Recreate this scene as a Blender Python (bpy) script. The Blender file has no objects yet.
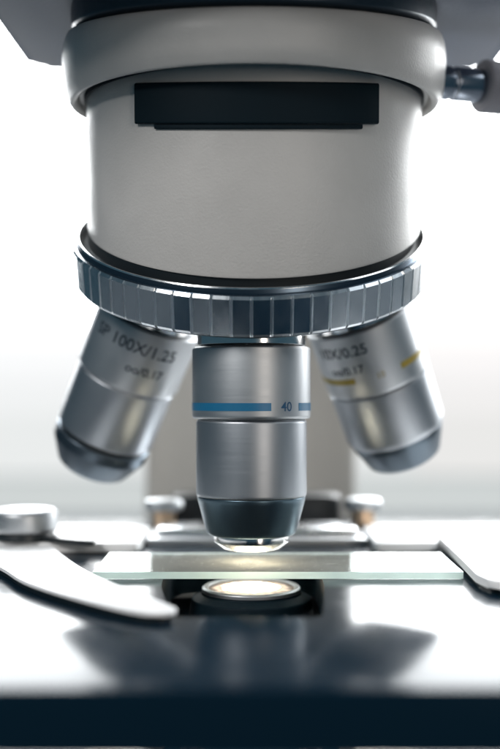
import bpy, bmesh, math, random
from mathutils import Vector, Matrix
random.seed(7)
S = bpy.context.scene
U = 0.001                       # everything below is written in millimetres
EYE = 37.6                      # camera height above the stage top (mm); stage top is z = 0

# ------------------------------------------------------------------ camera
cam = bpy.data.cameras.new('camera')
co = bpy.data.objects.new('camera', cam)
S.collection.objects.link(co)
S.camera = co
co.location = (-0.3*U, -227.5*U, EYE*U)
co.rotation_euler = (math.radians(90), 0, 0)
cam.sensor_fit = 'HORIZONTAL'
cam.sensor_width = 24
cam.lens = 50.4
cam.shift_y = 0.041
cam.clip_start = 0.01
cam.clip_end = 60
cam.dof.use_dof = True
cam.dof.focus_distance = 0.2155
cam.dof.aperture_fstop = 6.3
cam.dof.aperture_blades = 8

# ------------------------------------------------------------------ world and lamps
w = bpy.data.worlds.new('World'); S.world = w; w.use_nodes = True
bg = w.node_tree.nodes['Background']
bg.inputs['Color'].default_value = (0.30, 0.66, 0.90, 1)
bg.inputs['Strength'].default_value = 0.11

def area(name, loc, target, sx, sy, power, col):
    l = bpy.data.lights.new(name, 'AREA'); l.shape = 'RECTANGLE'
    l.size = sx; l.size_y = sy; l.energy = power; l.color = col
    o = bpy.data.objects.new(name, l); S.collection.objects.link(o)
    o.location = loc
    o.rotation_euler = (Vector(target)-Vector(loc)).to_track_quat('-Z', 'Y').to_euler()
    return o
area('room_light_right', (0.40, -0.82, 0.16), (0, 0, 0.05), 0.16, 0.5, 1.5, (1.0, 0.89, 0.79))
area('room_light_left', (-0.46, -0.62, 0.60), (0, 0, 0.05), 0.20, 0.34, 5.6, (1.0, 0.98, 0.965))
area('side_window_right', (0.90, -0.22, 0.85), (0, 0, 0.08), 0.6, 0.7, 3.2, (0.93, 0.97, 1.0))

S.view_settings.view_transform = 'Standard'
S.view_settings.look = 'None'
S.view_settings.exposure = 0.12
S.view_settings.gamma = 1

# ------------------------------------------------------------------ materials
def nmat(name):
    m = bpy.data.materials.new(name); m.use_nodes = True
    return m, m.node_tree.nodes, m.node_tree.links, m.node_tree.nodes['Principled BSDF']

def mat(name, col, rough=0.5, metal=0.0, ior=1.5, bump=0.0, bscale=1500, rvar=0.0, rscale=300,
        cvar=0.0, stretch=None, spec=0.5, coat=0.0, aniso=0.0):
    m, N, L, b = nmat(name)
    b.inputs['Base Color'].default_value = (*col, 1)
    b.inputs['Roughness'].default_value = rough
    b.inputs['Metallic'].default_value = metal
    b.inputs['IOR'].default_value = ior
    b.inputs['Specular IOR Level'].default_value = spec
    b.inputs['Coat Weight'].default_value = coat
    tc = N.new('ShaderNodeTexCoord')
    mp = N.new('ShaderNodeMapping'); L.new(tc.outputs['Object'], mp.inputs['Vector'])
    if stretch: mp.inputs['Scale'].default_value = stretch
    if rvar or cvar:
        n = N.new('ShaderNodeTexNoise'); n.inputs['Scale'].default_value = rscale
        n.inputs['Detail'].default_value = 5; n.inputs['Roughness'].default_value = 0.65
        L.new(mp.outputs['Vector'], n.inputs['Vector'])
        if rvar:
            r = N.new('ShaderNodeMapRange'); r.inputs[1].default_value = 0.3; r.inputs[2].default_value = 0.7
            r.inputs[3].default_value = max(0.02, rough-rvar); r.inputs[4].default_value = rough+rvar
            L.new(n.outputs['Fac'], r.inputs[0]); L.new(r.outputs[0], b.inputs['Roughness'])
        if cvar:
            mx = N.new('ShaderNodeMix'); mx.data_type = 'RGBA'
            mx.inputs[6].default_value = (*[c*(1-cvar) for c in col], 1)
            mx.inputs[7].default_value = (*[min(1, c*(1+cvar)) for c in col], 1)
            L.new(n.outputs['Fac'], mx.inputs[0]); L.new(mx.outputs[2], b.inputs['Base Color'])
    if bump:
        n2 = N.new('ShaderNodeTexNoise'); n2.inputs['Scale'].default_value = bscale
        n2.inputs['Detail'].default_value = 3
        L.new(mp.outputs['Vector'], n2.inputs['Vector'])
        bp = N.new('ShaderNodeBump'); bp.inputs['Strength'].default_value = bump
        bp.inputs['Distance'].default_value = 0.0002
        L.new(n2.outputs['Fac'], bp.inputs['Height']); L.new(bp.outputs['Normal'], b.inputs['Normal'])
    return m

def emit(name, col, strength):
    m, N, L, b = nmat(name)
    N.remove(b)
    e = N.new('ShaderNodeEmission'); e.inputs['Color'].default_value = (*col, 1)
    e.inputs['Strength'].default_value = strength
    L.new(e.outputs[0], N['Material Output'].inputs['Surface'])
    return m

BRUSH = (0.15, 0.15, 16)
M = {}
M['paint'] = mat('grey_enamel_paint', (0.475, 0.462, 0.445), 0.40, bump=0.32, bscale=1900, rvar=0.08, rscale=90, cvar=0.09, spec=0.3)
M['paint_arm'] = mat('beige_enamel_paint', (0.45, 0.43, 0.395), 0.55, bump=0.3, bscale=900, cvar=0.05)
M['paint_head'] = mat('lavender_grey_paint', (0.095, 0.115, 0.16), 0.4, bump=0.3, bscale=1100, cvar=0.05)
M['steel'] = mat('satin_chrome', (0.47, 0.485, 0.50), 0.46, 1, rvar=0.03, rscale=260, cvar=0.03, stretch=BRUSH, bump=0.035, bscale=900)
M['barrel'] = mat('satin_steel_barrel', (0.38, 0.40, 0.425), 0.44, 1, rvar=0.03, rscale=260, cvar=0.035, stretch=BRUSH, bump=0.035, bscale=900)
M['bright'] = mat('polished_chrome', (0.78, 0.78, 0.78), 0.16, 1, rvar=0.05, rscale=300)
M['ring'] = mat('dark_chrome', (0.50, 0.535, 0.565), 0.23, 1, rvar=0.04, rscale=500, cvar=0.07, stretch=(1, 1, 0.3), bump=0.02, bscale=1400)
M['cut'] = mat('groove_glint_chrome', (0.72, 0.76, 0.79), 0.34, 1)  # lighter than the facets: light caught on groove flanks put into the colour
M['cone'] = mat('blued_steel_cone', (0.090, 0.135, 0.165), 0.34, 0.9, rvar=0.05, rscale=400, stretch=BRUSH, bump=0.04, bscale=1200)
M['cone_pale'] = mat('blue_grey_steel_cone', (0.10, 0.125, 0.15), 0.40, 1, rvar=0.05, rscale=400, stretch=BRUSH, bump=0.04, bscale=1200)
M['groove'] = mat('black_groove', (0.004, 0.008, 0.011), 0.5)
M['dark'] = mat('black_lacquer', (0.006, 0.010, 0.013), 0.4, rvar=0.08, rscale=300, bump=0.1, bscale=800)
M['gloss'] = mat('glossy_black_stage', (0.003, 0.012, 0.022), 0.17, spec=0.5, rvar=0.05, rscale=70, bump=0.02, bscale=500, ior=1.19)
M['gloss'].node_tree.nodes['Principled BSDF'].inputs['Specular Tint'].default_value = (0.80, 0.94, 1.0, 1)
M['lip'] = mat('dark_satin_steel', (0.085, 0.115, 0.15), 0.27, 1)
M['shaft'] = mat('dark_polished_steel', (0.30, 0.33, 0.38), 0.18, 1)
M['navy'] = mat('dark_navy_metal', (0.02, 0.035, 0.05), 0.35, 0.4, rvar=0.06, rscale=300)
M['plate'] = mat('dull_black_plate', (0.003, 0.010, 0.015), 0.6, spec=0.1, bump=0.15, bscale=700)
M['plated'] = mat('nickel_plate', (0.74, 0.76, 0.78), 0.24, 1, rvar=0.06, rscale=200, bump=0.03, bscale=700)
M['alu'] = mat('satin_aluminium', (0.90, 0.90, 0.90), 0.5, 0.0, spec=0.25, rvar=0.05, rscale=200, bump=0.03, bscale=700)
M['brass'] = mat('brass_screw', (0.70, 0.50, 0.34), 0.3, 1, rvar=0.05, rscale=400)
M['blue'] = mat('blue_enamel', (0.008, 0.125, 0.25), 0.4, cvar=0.1, rscale=900)
M['yellow'] = mat('yellow_enamel', (0.30, 0.22, 0.035), 0.4, cvar=0.12, rscale=900)
M['ink'] = mat('engraving_ink', (0.012, 0.022, 0.035), 0.5, cvar=0.3, rscale=2000)
M['inkblue'] = mat('blue_engraving_ink', (0.015, 0.07, 0.15), 0.5)
M['inkyellow'] = mat('faded_yellow_ink', (0.28, 0.21, 0.09), 0.5)
M['knob'] = mat('pale_grey_knob', (0.26, 0.255, 0.28), 0.45, 0.2, bump=0.1, bscale=600)
M['table'] = mat('pale_tabletop', (0.07, 0.08, 0.09), 0.5, cvar=0.06, rscale=20)
M['sill'] = mat('painted_sill', (0.62, 0.65, 0.66), 0.6, cvar=0.03, rscale=6)
M['lenscoat'] = mat('front_lens_glass', (0.85, 0.86, 0.84), 0.1)
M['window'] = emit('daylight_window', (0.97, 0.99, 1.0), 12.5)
GLOW, GLOW_WARM = [], []  # background brightness falling off downwards, painted as emission steps
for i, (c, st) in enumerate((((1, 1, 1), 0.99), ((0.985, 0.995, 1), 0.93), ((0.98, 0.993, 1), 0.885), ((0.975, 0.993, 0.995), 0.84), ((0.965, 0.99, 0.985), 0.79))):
    GLOW.append(emit('graded_glow', c, st))
    GLOW_WARM.append(emit('warm_graded_glow', (c[0], c[1]*0.97, c[2]*0.96), st))
M['lower_glow'] = emit('lower_wall_glow', (0.92, 0.975, 0.97), 0.63)  # dim grey tone below the window put into emission

# glowing condenser lens: a lamp seen through the top lens
m, N, L, b = nmat('lit_condenser_lens'); M['lamp'] = m
N.remove(b)
tc = N.new('ShaderNodeTexCoord')
ln = N.new('ShaderNodeVectorMath'); ln.operation = 'LENGTH'; L.new(tc.outputs['Object'], ln.inputs[0])
nz = N.new('ShaderNodeTexNoise'); nz.inputs['Scale'].default_value = 420; nz.inputs['Detail'].default_value = 4
L.new(tc.outputs['Object'], nz.inputs['Vector'])
ad = N.new('ShaderNodeMath'); ad.operation = 'MULTIPLY_ADD'; ad.inputs[1].default_value = 0.0035
L.new(nz.outputs['Fac'], ad.inputs[0]); L.new(ln.outputs['Value'], ad.inputs[2])
cr = N.new('ShaderNodeValToRGB')
mr = N.new('ShaderNodeMapRange'); mr.inputs[1].default_value = 0.0018; mr.inputs[2].default_value = 0.0118; L.new(ad.outputs[0], mr.inputs[0])
L.new(mr.outputs[0], cr.inputs[0])
e = cr.color_ramp.elements
e[0].position = 0.0; e[0].color = (1.0, 0.90, 0.74, 1)
e[1].position = 1.0; e[1].color = (0.002, 0.0017, 0.0014, 1)
for p, c in ((0.50, (0.85, 0.70, 0.50, 1)), (0.64, (0.030, 0.024, 0.018, 1)), (0.74, (0.042, 0.034, 0.026, 1)), (0.86, (0.012, 0.010, 0.008, 1))):
    q = e.new(p); q.color = c   # warm rings of the lamp image
em = N.new('ShaderNodeEmission'); em.inputs['Strength'].default_value = 28.0
L.new(cr.outputs['Color'], em.inputs['Color'])
gl = N.new('ShaderNodeBsdfGlossy'); gl.inputs['Roughness'].default_value = 0.05
gl.inputs['Color'].default_value = (0.06, 0.06, 0.06, 1)
sh = N.new('ShaderNodeAddShader'); L.new(em.outputs[0], sh.inputs[0]); L.new(gl.outputs[0], sh.inputs[1])
L.new(sh.outputs[0], N['Material Output'].inputs['Surface'])

# slide glass: clear sheet with a fresnel reflection, faint film and dust; ground edges
m, N, L, b = nmat('slide_glass'); M['glass'] = m
N.remove(b)
m1 = N.new('ShaderNodeBsdfGlass'); m1.inputs['Color'].default_value = (0.96, 0.985, 0.975, 1); m1.inputs['IOR'].default_value = 1.52; m1.inputs['Roughness'].default_value = 0.0
df = N.new('ShaderNodeBsdfDiffuse'); df.inputs['Color'].default_value = (0.72, 0.72, 0.66, 1)
tc = N.new('ShaderNodeTexCoord')
vn = N.new('ShaderNodeTexVoronoi'); vn.inputs['Scale'].default_value = 520; L.new(tc.outputs['Object'], vn.inputs['Vector'])
vr = N.new('ShaderNodeMapRange'); vr.inputs[1].default_value = 0.08; vr.inputs[2].default_value = 0.15
vr.inputs[3].default_value = 0.55; vr.inputs[4].default_value = 0.0; L.new(vn.outputs['Distance'], vr.inputs[0])
nf = N.new('ShaderNodeTexNoise'); nf.inputs['Scale'].default_value = 130; nf.inputs['Detail'].default_value = 5
L.new(tc.outputs['Object'], nf.inputs['Vector'])
nr = N.new('ShaderNodeMapRange'); nr.inputs[1].default_value = 0.35; nr.inputs[2].default_value = 0.75
nr.inputs[3].default_value = 0.09; nr.inputs[4].default_value = 0.25; L.new(nf.outputs['Fac'], nr.inputs[0])
mxx = N.new('ShaderNodeMath'); mxx.operation = 'MAXIMUM'; L.new(vr.outputs[0], mxx.inputs[0]); L.new(nr.outputs[0], mxx.inputs[1])
m2 = N.new('ShaderNodeMixShader'); L.new(mxx.outputs[0], m2.inputs[0]); L.new(m1.outputs[0], m2.inputs[1])
tl = N.new('ShaderNodeBsdfTranslucent'); tl.inputs['Color'].default_value = (0.72, 0.72, 0.66, 1)
m4 = N.new('ShaderNodeMixShader'); L.new(df.outputs[0], m4.inputs[1]); L.new(tl.outputs[0], m4.inputs[2])
L.new(m4.outputs[0], m2.inputs[2])
L.new(m2.outputs[0], N['Material Output'].inputs['Surface'])

m, N, L, b = nmat('ground_glass_edge'); M['edge'] = m
N.remove(b)
g1 = N.new('ShaderNodeBsdfGlass'); g1.inputs['Color'].default_value = (0.90, 0.985, 0.96, 1)
g1.inputs['IOR'].default_value = 1.52; g1.inputs['Roughness'].default_value = 0.22
tl = N.new('ShaderNodeBsdfTranslucent'); tl.inputs['Color'].default_value = (0.86, 0.97, 0.93, 1)
m3 = N.new('ShaderNodeMixShader'); m3.inputs[0].default_value = 0.8
L.new(g1.outputs[0], m3.inputs[1]); L.new(tl.outputs[0], m3.inputs[2])
L.new(m3.outputs[0], N['Material Output'].inputs['Surface'])

# ------------------------------------------------------------------ mesh helpers (mm)
def link(name, bm, mats, parent=None, angle=32, loc=None):
    bmesh.ops.remove_doubles(bm, verts=bm.verts, dist=1e-4)
    bmesh.ops.recalc_face_normals(bm, faces=bm.faces)
    if loc:
        for v in bm.verts: v.co -= Vector(loc)
    for v in bm.verts: v.co *= U
    me = bpy.data.meshes.new(name); bm.to_mesh(me); bm.free()
    for p in me.polygons: p.use_smooth = True
    me.set_sharp_from_angle(angle=math.radians(angle))
    if not isinstance(mats, (list, tuple)): mats = [mats]
    for x in mats: me.materials.append(x)
    o = bpy.data.objects.new(name, me); S.collection.objects.link(o)
    if parent:
        o.parent = parent
        o.matrix_parent_inverse = Matrix.Identity(4)
    if loc: o.location = Vector(loc)*U
    return o

def round_profile(pts, r, n=3):
    """rounds the corners of an open (radius, height) profile"""
    out = [pts[0]]
    for i in range(1, len(pts)-1):
        p, q, s = Vector(pts[i-1]), Vector(pts[i]), Vector(pts[i+1])
        rr = r[i] if isinstance(r, (list, tuple)) else r
        a, b = p-q, s-q
        k = min(rr, a.length*0.45, b.length*0.45)
        if k < 1e-3: out.append(tuple(q)); continue
        A, B = q+a.normalized()*k, q+b.normalized()*k
        for j in range(n+1):
            t = j/n
            out.append(tuple(A*(1-t)**2 + q*2*t*(1-t) + B*t*t))
    out.append(pts[-1])
    return out

def lathe(bm, prof, seg=128, mtx=None, closed=False, a0=0.0, a1=2*math.pi, mi=0):
    full = abs(a1-a0-2*math.pi) < 1e-6
    cols = []
    cnt = seg if full else seg+1
    for k in range(cnt):
        a = a0+(a1-a0)*k/seg
        cols.append([bm.verts.new((r*math.sin(a), -r*math.cos(a), z)) for r, z in prof])   # angle 0 faces the camera
    np_ = len(prof)
    for k in range(seg):
        A, B = cols[k], cols[(k+1) % cnt]
        for i in range(np_ if closed else np_-1):
            j = (i+1) % np_
            try:
                f = bm.faces.new((A[i], A[j], B[j], B[i])); f.material_index = mi
            except ValueError: pass
    if closed and not full:
        bm.faces.new(cols[0]); bm.faces.new(cols[-1][::-1])
    if mtx:
        vs = [v for c in cols for v in c]
        bmesh.ops.transform(bm, matrix=mtx, verts=vs)
    bmesh.ops.remove_doubles(bm, verts=[v for c in cols for v in c if v.is_valid], dist=1e-5)

def prism(bm, poly, z0, z1, bev=0.3, seg=2):
    a = [bm.verts.new((x, y, z0)) for x, y in poly]
    b = [bm.verts.new((x, y, z1)) for x, y in poly]
    n = len(poly)
    fs = [bm.faces.new(a[::-1]), bm.faces.new(b)]
    for i in range(n): fs.append(bm.faces.new((a[i], a[(i+1) % n], b[(i+1) % n], b[i])))
    if bev:
        es = list({e for f in fs[:2] for e in f.edges})
        bmesh.ops.bevel(bm, geom=es, offset=bev, segments=seg, profile=0.5, affect='EDGES')

def rounded_poly(pts, r, n=6):
    out = []
    N_ = len(pts)
    for i in range(N_):
        p, q, s = Vector(pts[i-1]), Vector(pts[i]), Vector(pts[(i+1) % N_])
        rr = r[i] if isinstance(r, (list, tuple)) else r
        a, b = p-q, s-q
        k = min(rr, a.length*0.48, b.length*0.48)
        if k < 1e-3: out.append(tuple(q)); continue
        A, B = q+a.normalized()*k, q+b.normalized()*k
        for j in range(n+1):
            t = j/n
            out.append(tuple(A*(1-t)**2 + q*2*t*(1-t) + B*t*t))
    return out

def rect(x0, x1, y0, y1): return [(x0, y0), (x1, y0), (x1, y1), (x0, y1)]

def spline(pts, n=8):
    out = []
    N_ = len(pts)
    for i in range(N_):
        p0, p1, p2, p3 = (Vector(pts[(i+k-1) % N_]) for k in range(4))
        for j in range(n):
            t = j/n
            out.append(tuple(0.5*((2*p1)+(p2-p0)*t+(2*p0-5*p1+4*p2-p3)*t*t+(3*p1-p0-3*p2+p3)*t**3)))
    return out

def thing(name, label, cat):
    o = bpy.data.objects.new(name, None); S.collection.objects.link(o)
    o.empty_display_size = 0.02
    o['label'] = label; o['category'] = cat
    return o

def text_on_cylinder(name, s, size, r, z, ang, mtx, material, parent, spacing=1.0, bold=0.0):
    c = bpy.data.curves.new(name, 'FONT'); c.body = s; c.size = size
    c.align_x = 'CENTER'; c.align_y = 'CENTER'; c.offset = bold; c.space_character = spacing
    c.resolution_u = 4
    o = bpy.data.objects.new(name, c); S.collection.objects.link(o)
    dg = bpy.context.evaluated_depsgraph_get(); dg.update()
    me = bpy.data.meshes.new_from_object(o.evaluated_get(dg))
    bpy.data.objects.remove(o); bpy.data.curves.remove(c)
    bm = bmesh.new(); bm.from_mesh(me); bpy.data.meshes.remove(me)
    bmesh.ops.subdivide_edges(bm, edges=[e for e in bm.edges if e.calc_length() > 0.5], cuts=2)
    bmesh.ops.triangulate(bm, faces=bm.faces)
    for v in bm.verts:
        a = ang + v.co.x/r
        v.co = mtx @ Vector((r*math.sin(a), -r*math.cos(a), z+v.co.y))
    return link(name, bm, material, parent)

# ------------------------------------------------------------------ setting
bm = bmesh.new(); prism(bm, rect(-900, 900, -160, 1190), -160, -125, 4)
o = link('tabletop', bm, M['table']); o['kind'] = 'structure'

win = thing('window', 'overexposed white window with added glowing bands below and grey sill behind the microscope', 'window')
WY = 1250
win.location = (0, WY*U, -160*U)
def wbox(name, x0, x1, y0, y1, z0, z1, m, bev=3):
    b_ = bmesh.new(); prism(b_, rect(x0, x1, y0, y1), z0, z1, bev)
    return link(name, b_, m, win)
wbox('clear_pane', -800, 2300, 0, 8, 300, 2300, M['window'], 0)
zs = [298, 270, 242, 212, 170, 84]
for k in range(5):  # added glowing bands stand in for the duller background under the window
    wbox('glow_band', -800, 230, 0, 8, zs[k+1]+0.5, zs[k], GLOW[k], 0)
    wbox('glow_band', 231, 2300, 0, 8, zs[k+1]+0.5, zs[k], GLOW_WARM[k], 0)  # right-hand bands carry a painted warm tint of the light
wbox('lower_glow_band', -800, 2300, 0, 8, 0, 80, M['lower_glow'], 0)
wbox('sill', -820, 2300, -40, 30, -60, -3, M['sill'])
wbox('frame', -820, 2300, 10, 40, -100, 2300, M['sill'])

# ------------------------------------------------------------------ microscope
mic = thing('microscope', 'grey laboratory microscope with three steel objectives above a glossy black stage', 'microscope')

# turret geometry
A = math.radians(19.8)
OBJ_TOP = 49.3
PITCH = 25.0
LQ = PITCH/math.sin(A)
Q = Vector((0, 0, OBJ_TOP+LQ))
u = Vector((0, math.sin(A), -math.cos(A)))            # turret axis, pointing down
Cshould = Q + u*(LQ*math.cos(A))
def frame(origin, up, fwd=Vector((0, -1, 0))):
    """matrix whose local z is `up` and whose local -y faces `fwd`"""
    z = up.normalized(); y = (-fwd); y = (y - z*y.dot(z)).normalized(); x = y.cross(z)
    m_ = Matrix((x, y, z)).transposed().to_4x4(); m_.translation = origin
    return m_
AR = math.radians(26.0)                                # the ring itself leans a little more
ru = Vector((0, math.sin(AR), -math.cos(AR)))
rf = Vector((0, -math.cos(AR), -math.sin(AR)))
TM = frame(Vector((0, -16.4, 49.0)) - rf*41.6, -ru)                        # origin: ring's lower plane
RING_R, RING_H = 41.6, 8.7

# knurled turret ring: grooves cut between flat facets
nose = None
bm = bmesh.new()
NS = 64
hts = [0.0, 0.7, RING_H-0.6, RING_H, RING_H+0.02]
cols = []
for k in range(NS):
    a = 2*math.pi*k/NS
    da = 2*math.pi/NS
    g = 0.34/RING_R
    for t, dr in ((a-g/2-0.004, 0), (a-g/4, -0.45), (a+g/4, -0.45), (a+g/2+0.004, 0)):
        col = []
        for i, h in enumerate(hts):
            r = 40.0 if i == 4 else RING_R + (-0.5 if i in (0, 3) else dr)
            col.append(bm.verts.new(TM @ Vector((r*math.sin(t), -r*math.cos(t), h))))
        cols.append(col)
for k in range(len(cols)):
    A_, B_ = cols[k], cols[(k+1) % len(cols)]
    for i in range(4):
        f = bm.faces.new((A_[i], A_[i+1], B_[i+1], B_[i]))
        if k % 4 != 3 and i != 3: f.material_index = 1
ring = link('turret_ring', bm, [M['ring'], M['cut']], mic, 18)

# rim surfaces of the ring: top bevel, dark channel; underside with socket dome
bm = bmesh.new()
lathe(bm, round_profile([(40.55, RING_H-0.2), (40.5, RING_H+0.3), (40.15, RING_H+1.15)], 0.2), 160, TM)
link('rim', bm, M['lip'], ring)
bm = bmesh.new()
lathe(bm, round_profile([(40.15, RING_H+1.12), (39.95, RING_H+1.42), (39.7, RING_H+1.45), (39.55, RING_H+0.4), (39.5, RING_H-1.0), (38.0, RING_H-1.2)], 0.1), 160, TM)
link('rim_edge', bm, M['bright'], ring)
bm = bmesh.new()
lathe(bm, round_profile([(RING_R-0.62, 0.0), (40.6, -0.5), (39.6, -0.4), (38.5, 0.9), (24, -1.0), (0, -3)], 0.3), 160, TM)
link('turret_plate', bm, M['navy'], mic)

# nosepiece housing (fixed, tilted slightly)
B = math.radians(3.0)
bup = Vector((0, -math.sin(B), math.cos(B)))
Cb = TM @ Vector((0, 0, 9.4))
Cb = Cb + Vector((0.6, 0, 0))
BM_ = frame(Cb - bup*1.5, bup)
BR = 38.3
def body_mesh(bm, R, prof, seg=160):
    """lathe whose zero height follows the plane of the turret ring"""
    n = -ru
    cols = []
    for k in range(seg):
        a = 2*math.pi*k/seg
        d = BM_.to_3x3() @ Vector((math.sin(a), -0.93*math.cos(a), 0))
        col = []
        for r, off, s in prof:           # off: height over the ring plane; s: absolute height along body axis (or None)
            p = Cb + d*r
            if s is None:
                t = (off - (p-Cb).dot(n))/bup.dot(n)
            else: t = s
            col.append(bm.verts.new(p + bup*t))
        cols.append(col)
    for k in range(seg):
        a_, b_ = cols[k], cols[(k+1) % seg]
        for i in range(len(prof)-1): bm.faces.new((a_[i], a_[i+1], b_[i+1], b_[i]))
bm = bmesh.new()
body_mesh(bm, BR, [(36.9, 1.7, None), (BR-0.5, 1.7, None), (BR-0.15, 1.9, None), (BR, 2.4, None), (BR, 0, 18), (BR, 0, 34), (BR-3, 0, 36)])
house = link('nosepiece_housing', bm, M['paint'], mic)
bm = bmesh.new()
lathe(bm, [(39.45, RING_H-0.9), (38.6, RING_H-0.7), (37.6, RING_H+0.2), (37.2, RING_H+2.6)], 160, TM)
link('seating_ring', bm, M['groove'], house)

# collar: level lower lip, upper side rising towards the back
bm = bmesh.new()
prof = round_profile([(BR+0.1, 31.0), (39.8, 31.0), (40.4, 29.6), (41.8, 29.0), (43.2, 31.5), (43.8, 36.5), (42.6, 39.9), (37, 40.6), (30, 40.6)],
                     [0, 0.3, 0.4, 0.8, 1.5, 3.0, 2.5, 1, 0], 4)
def wedge(bm, prof, lo, hi, k, seg=160):
    cols = []
    for q in range(seg):
        a = 2*math.pi*q/seg
        col = []
        for r, z in prof:
            t = max(0.0, min(1.0, (z-lo)/(hi-lo)))
            col.append(bm.verts.new(BM_ @ Vector((r*math.sin(a), -r*math.cos(a), z + t*k*r*(1-math.cos(a))))))
        cols.append(col)
    for q in range(seg):
        a_, b_ = cols[q], cols[(q+1) % seg]
        for i in range(len(prof)-1): bm.faces.new((a_[i], a_[i+1], b_[i+1], b_[i]))
wedge(bm, prof, 31, 40, 0.15)
link('collar', bm, M['paint'], house)
bm = bmesh.new()
lathe(bm, [(38.4, 29.9), (38.8, 29.9), (38.9, 30.95), (38.4, 30.95)], 160, BM_, closed=True)
link('shade_ring', bm, M['plate'], house)  # black ring paints the shadow line under the collar

# black label plate on the housing front, following the wall
def strip(prof, half0, half1):
    b_ = bmesh.new()
    lathe(b_, prof, 48, None, closed=True, a0=math.radians(half0), a1=math.radians(half1))
    for v in b_.verts: v.co.y *= 0.93
    for v in b_.verts: v.co.z += 0.85 + 0.20*(v.co.y + 36.0)
    bmesh.ops.transform(b_, matrix=BM_, verts=b_.verts)
    return b_
plate_ = link('black_plate', strip(round_profile([(38.0, 18.0), (39.1, 18.0), (39.4, 18.3), (39.4, 26.0), (39.1, 26.3), (38.0, 26.3)], 0.2), -38.5, 40.5), M['plate'], house)
link('lip', strip([(38.0, 17.0), (38.7, 17.0), (38.9, 17.25), (38.9, 17.95), (38.0, 17.95)], -31.5, 34.5), M['plate'], plate_)

# dovetail disc between the collar and the head
bm = bmesh.new()
wedge(bm, round_profile([(30, 40.5), (40.8, 40.5), (41.6, 41.2), (41.6, 58.0), (20, 58.0)], 0.4), 38, 40.2, 0.15)
link('dovetail', bm, M['navy'], house)

# head, neck and arm
HZ = 86 + EYE
bm = bmesh.new()
prism(bm, rounded_poly([(-58, -50), (62, -50), (63, 49), (38, 51), (38, 70), (-38, 70), (-38, 51), (-58, 49)], [10, 10, 5, 3, 0.1, 0.1, 3, 5]), HZ, HZ+46, 2.0, 3)
link('head', bm, M['paint_head'], mic)
bm = bmesh.new()
prism(bm, rounded_poly(rect(-37.7, 37.7, 69, 206), [0.1, 0.1, 10, 10]), HZ+2, HZ+44, 3, 3)
link('neck', bm, M['paint_arm'], mic)
bm = bmesh.new()
prism(bm, rounded_poly(rect(-38, 38, 146, 206), 6), -104, HZ+1.9, 0.5)
link('arm', bm, M['paint_arm'], mic)
bm = bmesh.new()
prism(bm, rounded_poly(rect(-72, 72, -75, 212), 16), -125, -104.2, 3, 3)
base = link('base', bm, M['paint_arm'], mic)
bm = bmesh.new()
lathe(bm, round_profile([(0, -92), (20, -92), (23, -95), (24, -104.1)], 1.0), 96)
link('illuminator_housing', bm, M['dark'], mic)

# clamp screw on the right of the collar
cs_dir = Vector((10, 3.0, 0)).normalized()
cs0 = Vector((39, 14, EYE+72.2))
KM = frame(cs0, cs_dir, Vector((0, 0, 1)))
bm = bmesh.new()
lathe(bm, round_profile([(0, 0), (3.9, 0), (3.9, 6.9), (3.4, 7.3), (3.4, 7.9), (3.9, 8.3), (3.9, 18), (0, 18)], 0.2), 64, KM)
sc = link('clamp_screw', bm, M['shaft'], mic)
bm = bmesh.new()
nk = 46
prof = [(0, 15.2), (5.6, 15.2), (6.1, 15.8), (6.1, 36), (5.5, 36.8), (0, 36.8)]
cols = []
for k in range(nk*4):
    a = 2*math.pi*k/(nk*4)
    dr = (0, -0.05, -0.32, -0.05)[k % 4]
    cols.append([bm.verts.new(KM @ Vector(((r+(dr if r > 5.8 else 0))*math.sin(a), -(r+(dr if r > 5.8 else 0))*math.cos(a), z))) for r, z in prof])
for k in range(len(cols)):
    a_, b_ = cols[k], cols[(k+1) % len(cols)]
    for i in range(len(prof)-1): bm.faces.new((a_[i], a_[i+1], b_[i+1], b_[i]))
link('knurled_knob', bm, M['knob'], sc, 25)

# ------------------------------------------------------------------ objectives
def objective(label, direction, sleeve, barrel, cone, tip, fwd=Vector((0, -1, 0)), cmat='cone', lean=0.0, slide=0.0):
    """profiles are (radius, distance from shoulder along the objective, downwards)"""
    d = direction.normalized()
    o_ = Q + d*LQ + Vector((slide, 0, 0))
    d = Matrix.Rotation(math.radians(lean), 3, 'Y') @ d
    mt = frame(o_, -d, fwd)
    def part(name, prof, m_, parent, r=0.25, seg=128):
        b_ = bmesh.new(); lathe(b_, round_profile([(q, -t) for q, t in prof], r), seg)
        return link(name, b_, m_, parent)
    root = part('objective', sleeve, M['steel'], mic)
    ml = mt.copy(); ml.translation = mt.translation*U
    root.matrix_local = ml
    root['label'] = label
    part('flange', [(10.5, -3.0), (11.7, -3.0), (11.7, 1.05), (10.9, 1.3), (10, 1.4)], M['bright'], root, 0.15)
    part('barrel', barrel, M['barrel'], root)
    part('nose_cone', cone, M[cmat], root)
    t_ = part('tip', tip[:-1], M['bright'], root, 0.2)
    r_, z_ = tip[-2]
    part('front_lens', [(0, tip[-1][1]), (r_*0.55, tip[-1][1]-0.15), (r_+0.02, z_-0.1)], M['lenscoat'], root)
    return root, Matrix.Identity(4)

def band(name, mt, r, t0, t1, a0, a1, m_, parent):
    b_ = bmesh.new()
    lathe(b_, [(r-0.1, -t0), (r+0.05, -t0), (r+0.05, -t1), (r-0.1, -t1)], 96, mt, closed=True, a0=math.radians(a0), a1=math.radians(a1))
    return link(name, b_, m_, parent)

def dirn(phi):
    """objective direction for turret angle phi (0 = front, working position)"""
    e = Vector((math.sin(phi), -math.cos(phi)*math.cos(A), -math.cos(phi)*math.sin(A)))   # radial outward in the ring plane
    return u*math.cos(A) + e*math.sin(A)

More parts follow.
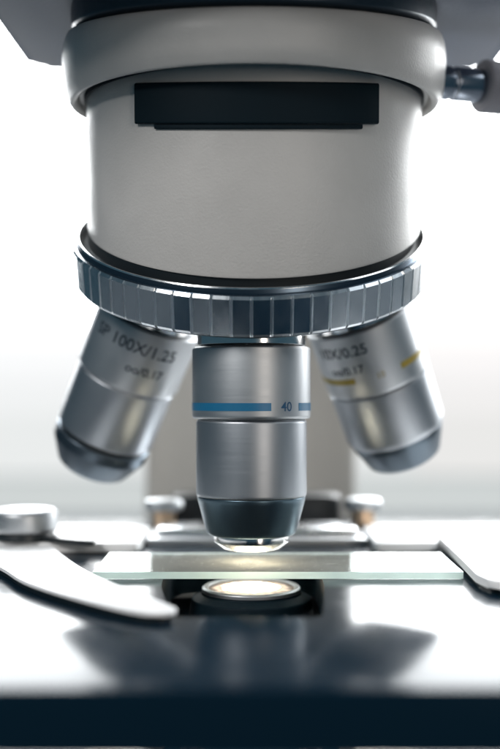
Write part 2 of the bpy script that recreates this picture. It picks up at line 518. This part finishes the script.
# working objective, 40
sl = [(10.5, 1.4), (12.3, 1.4), (12.8, 1.8), (12.8, 16.2), (12.6, 16.7), (11.2, 16.9)]
br = [(11.2, 16.6), (11.95, 17.4), (11.95, 32.9), (11.8, 33.4), (11.0, 33.6)]
cn = [(11.0, 33.3), (11.75, 33.5), (11.6, 34.4), (9.7, 41.2), (9.3, 41.7), (8.0, 41.8)]
tp = [(7.5, 41.3), (8.2, 41.6), (8.2, 43.2), (6.2, 44.8), (4.6, 45.0), (0, 45.3)]
o40, m40 = objective('vertical objective in the working position with a blue band and the number 40', Vector((0, 0, -1)), sl, br, cn, tp)
band('blue_band', m40, 12.8, 13.35, 15.0, 50.5, 378.5, M['blue'], o40)
text_on_cylinder('engraving', '40', 2.75, 12.86, -14.2, math.radians(34.6), m40, M['inkblue'], o40, bold=0.03)

# left objective, SP 100X
sl = [(10.5, 1.4), (12.3, 1.4), (12.8, 1.8), (12.8, 16.5), (12.5, 17.2), (11.4, 17.5)]
br = [(11.2, 17.2), (12.2, 17.9), (12.2, 33.0), (11.9, 33.4), (11.0, 33.5)]
cn = [(11.2, 34.5), (12.0, 34.8), (12.0, 37.5), (9.0, 43.2), (8.2, 43.8), (6.0, 43.9)]
tp = [(5.0, 43.5), (5.6, 43.8), (5.6, 44.8), (4.2, 45.4), (3.6, 45.4), (0, 45.6)]
oL, mL = objective('tilted left objective with a dark grooved nose and SP 100X engraved below the ring', dirn(math.radians(-90)), sl, br, cn, tp, cmat='cone_pale', lean=3.0, slide=1.6)
bm = bmesh.new(); lathe(bm, [(10.8, -33.2), (11.35, -33.2), (11.35, -34.8), (10.8, -34.8)], 128, mL)
link('groove', bm, M['groove'], oL)
text_on_cylinder('engraving', 'SP 100X/1.25', 4.0, 12.86, -6.0, math.radians(2), mL, M['ink'], oL, bold=0.05)
text_on_cylinder('engraving', 'oo/0.17', 3.0, 12.86, -11.2, math.radians(22), mL, M['ink'], oL, bold=0.05)

# right objective, yellow band
sl = [(10.5, 1.4), (12.3, 1.4), (12.8, 1.8), (12.8, 17.0), (12.5, 17.6), (11.4, 17.8)]
br = [(11.2, 17.6), (12.6, 18.2), (12.4, 31.0), (11.9, 32.4), (11.0, 32.6)]
cn = [(11.0, 32.3), (11.7, 32.4), (11.4, 34.0), (9.2, 39.6), (8.4, 40.2), (6.0, 40.3)]
tp = [(5.0, 40.0), (5.6, 40.2), (5.6, 40.9), (4.2, 41.4), (3.6, 41.4), (0, 41.6)]
oR, mR = objective('tilted right objective with a yellow band and a pale glossy barrel', dirn(math.radians(90)), sl, br, cn, tp, cmat='cone_pale')
band('yellow_band', mR, 12.8, 12.1, 13.6, 20, 328, M['yellow'], oR)
text_on_cylinder('engraving', '10', 2.2, 12.86, -12.9, math.radians(-4), mR, M['inkyellow'], oR, bold=0.03)
text_on_cylinder('engraving', '10X/0.25', 3.6, 12.86, -5.6, math.radians(-38), mR, M['ink'], oR, bold=0.05)
text_on_cylinder('engraving', 'oo/0.17', 2.8, 12.86, -10.2, math.radians(-38), mR, M['ink'], oR, bold=0.05)

# ------------------------------------------------------------------ stage with its light hole
def plate_with_hole(bm, outer, hole, z0, z1, bev):
    vo = [bm.verts.new((x, y, z1)) for x, y in outer]
    vh = [bm.verts.new((x, y, z1)) for x, y in hole]
    eo = [bm.edges.new((vo[i], vo[(i+1) % len(vo)])) for i in range(len(vo))]
    eh = [bm.edges.new((vh[i], vh[(i+1) % len(vh)])) for i in range(len(vh))]
    r = bmesh.ops.triangle_fill(bm, edges=eo+eh, use_beauty=True)
    fs = [f for f in r['geom'] if isinstance(f, bmesh.types.BMFace)]
    ex = bmesh.ops.extrude_face_region(bm, geom=fs)
    for v in ex['geom']:
        if isinstance(v, bmesh.types.BMVert): v.co.z = z0
    if bev:
        es = [e for e in eo if e.is_valid]
        bmesh.ops.bevel(bm, geom=es, offset=bev, segments=3, profile=0.5, affect='EDGES')
outer = rounded_poly(rect(-78, 78, -93.5, 92), [5, 5, 8, 8])
hole = rounded_poly([(-13.5, -50), (12.0, -50), (14.5, -20), (14.5, 17), (-18, 17), (-18, -20)], [3, 3, 6, 8, 8, 6])
bm = bmesh.new(); plate_with_hole(bm, outer, hole, -8.5, 0.0, 0.5)
bm.normal_update()
for f in bm.faces:
    c_ = f.calc_center_median()
    if abs(f.normal.z) < 0.4 and -20 < c_.x < 16 and -52 < c_.y < 18: f.material_index = 1
stage = link('stage', bm, [M['gloss'], M['plate']], mic)
bm = bmesh.new(); prism(bm, rounded_poly(rect(-34, 34, 88, 148), 3), -22, -8.6, 1)
link('stage_bracket', bm, M['dark'], mic)

bm = bmesh.new(); prism(bm, rounded_poly(rect(-32, 32, -62, 34), 6), -15.2, -12.5, 0.4)
link('hole_shade_sheet', bm, M['plate'], mic)  # dark sheet added below the stage to keep its hole black
# condenser
bm = bmesh.new()
lathe(bm, round_profile([(10.7, -4.2), (10.7, -5.2), (13.0, -6.2), (13.4, -9), (13.4, -14), (17, -16), (19, -19), (19, -40), (14, -42), (14, -52), (0, -52)], 0.3), 96)
cond = link('condenser', bm, M['plate'], mic)
bm = bmesh.new()
lathe(bm, round_profile([(9.3, -4.5), (9.3, -3.9), (10.3, -3.7), (10.75, -4.1), (10.75, -4.8)], 0.12), 128)
link('rim', bm, M['steel'], cond)
bm = bmesh.new()
lathe(bm, [(0, -3.75), (2.5, -3.8), (5, -3.92), (7.5, -4.1), (9.35, -4.3)], 96)
link('lit_lens', bm, M['lamp'], cond, loc=(0, 0, -3.9))
bm = bmesh.new()
lathe(bm, round_profile([(19.05, -30), (20.5, -30.3), (20.5, -35.5), (19.05, -35.8)], 0.3), 96)
link('iris_ring', bm, M['bright'], cond)
bm = bmesh.new()
prism(bm, rect(-17, -14, -21, -16), -38, -26, 0.3)
link('centring_screw', bm, M['bright'], cond)
bm = bmesh.new()
prism(bm, rect(14, 17, -21, -16), -38, -26, 0.3)
link('centring_screw', bm, M['bright'], cond)

# ------------------------------------------------------------------ mechanical slide holder
holder = None
# carriage bar behind the slide
bm = bmesh.new()
prism(bm, rounded_poly(rect(-24, 27, 39, 56), 1.5), 1.7, 3.6, 0.4)
holder = link('slide_holder', bm, M['plated'], mic)
bm = bmesh.new()
prism(bm, rounded_poly(rect(-26, 29, 35, 60), 1), 0.05, 1.6, 0.2)
link('carriage', bm, M['steel'], holder)
bm = bmesh.new()
prism(bm, rounded_poly([(-70, 24), (-45, 22), (-27, 22), (-26.5, 52), (-32, 58), (-70, 58)], [2, 2, 2, 3, 3, 2]), 0.3, 2.4, 0.4)
link('bracket', bm, M['alu'], holder)
bm = bmesh.new()
prism(bm, rounded_poly([(29.5, 22), (44.5, 24), (46.5, 34), (90, 34), (90, 60), (34, 60), (30, 54)], [2, 2, 2, 2, 2, 3, 3]), 0.3, 2.3, 0.4)
link('bracket', bm, M['alu'], holder)
# right plate beside the slide
bm = bmesh.new()
prism(bm, rounded_poly([(46.6, 33), (43.9, -22), (45.2, -29.5), (50, -31.5), (92, -31.5), (92, 33)], [1, 2, 3, 3, 1, 1]), 0.9, 2.6, 0.35)
link('clip_plate', bm, M['alu'], holder)
bm = bmesh.new()
prism(bm, rounded_poly([(47.0, 30), (45.0, -22), (46.2, -28.5), (50.6, -30.8), (91, -30.8), (91, 30)], [1, 2, 3, 3, 1, 1]), 0.05, 0.85, 0.1)
link('plate_edge_shade', bm, M['dark'], holder)  # dark slab stands in for the plate's shaded edge and reflection
# curved finger on the left
fing = [(-52, -10), (-44, -25.5), (-35, -37.5), (-23.5, -50), (-17, -55), (-13.6, -55), (-12.6, -52.5), (-14.6, -48), (-22, -35.5), (-31, -19), (-39.5, 0), (-47, 20), (-52, 34), (-66, 34), (-74, 26), (-66, 14)]
bm = bmesh.new(); prism(bm, spline(fing, 6), 1.3, 1.95, 0.2)
cl = link('clip_finger', bm, M['alu'], holder)
cx = sum(p[0] for p in fing)/len(fing); cy = sum(p[1] for p in fing)/len(fing)
bm = bmesh.new(); prism(bm, spline([(p[0]+(0.4 if p[0] < cx else -0.4), p[1]+0.8) for p in fing], 6), 0.05, 1.25, 0.1)
link('finger_edge_shade', bm, M['dark'], holder)  # dark slab stands in for shadow and reflection under the finger's edge
# pivot knob with its dark lever
bm = bmesh.new()
lathe(bm, round_profile([(0, 10.0), (6.9, 10.0), (8.0, 9.2), (8.0, 5.2), (7.4, 4.6), (0, 4.6)], 0.5), 96, Matrix.Translation((-55, 27.5, 0)))
kn = link('pivot_knob', bm, M['steel'], holder)
bm = bmesh.new()
lathe(bm, round_profile([(0, 4.55), (6.9, 4.55), (7.2, 2.8), (0, 2.75)], 0.2), 96, Matrix.Translation((-55, 27.5, 0)))
link('washer', bm, M['dark'], kn)
bm = bmesh.new()
prism(bm, rounded_poly([(-52, 24), (-41, 17), (-36.2, 14), (-36.8, 21), (-42, 26), (-50, 31)], 1.2), 2.8, 3.9, 0.3)
link('lever', bm, M['dark'], kn)
# thumb screws
for x, y in ((-24.0, 62), (31.0, 64)):
    T = Matrix.Translation((x, y, 0))
    bm = bmesh.new()
    lathe(bm, round_profile([(0, 8.8), (4.6, 8.8), (5.2, 8.2), (5.2, 6.3), (4.7, 5.8), (0, 5.8)], 0.4), 64, T)
    ts = link('thumb_screw', bm, M['steel'], holder)
    bm = bmesh.new()
    lathe(bm, round_profile([(0, 5.75), (3.2, 5.75), (3.2, 0.1), (0, 0.1)], 0.2), 64, T)
    link('shank', bm, M['brass'], ts)
# black block behind the carriage
bm = bmesh.new()
prism(bm, rounded_poly(rect(-23, 26, 74, 90), 3), 0.05, 8.5, 1)
link('carriage_mount', bm, M['dark'], holder)

# ------------------------------------------------------------------ glass slide
sl_o = bpy.data.meshes.new('glass_slide')
bm = bmesh.new()
prism(bm, rect(-32.4, 43.3, -13.0, 13.0), 0.06, 1.5, 0.0)
bm.normal_update()
for f in bm.faces:
    f.material_index = 0 if abs(f.normal.z) > 0.5 else 1
gs_o = link('glass_slide', bm, [M['glass'], M['edge']], None, loc=(5.45, 0, 0.06))
gs_o['label'] = 'clear glass slide with pale green edges lying on the black stage under the 40 objective'
gs_o['category'] = 'glass slide'
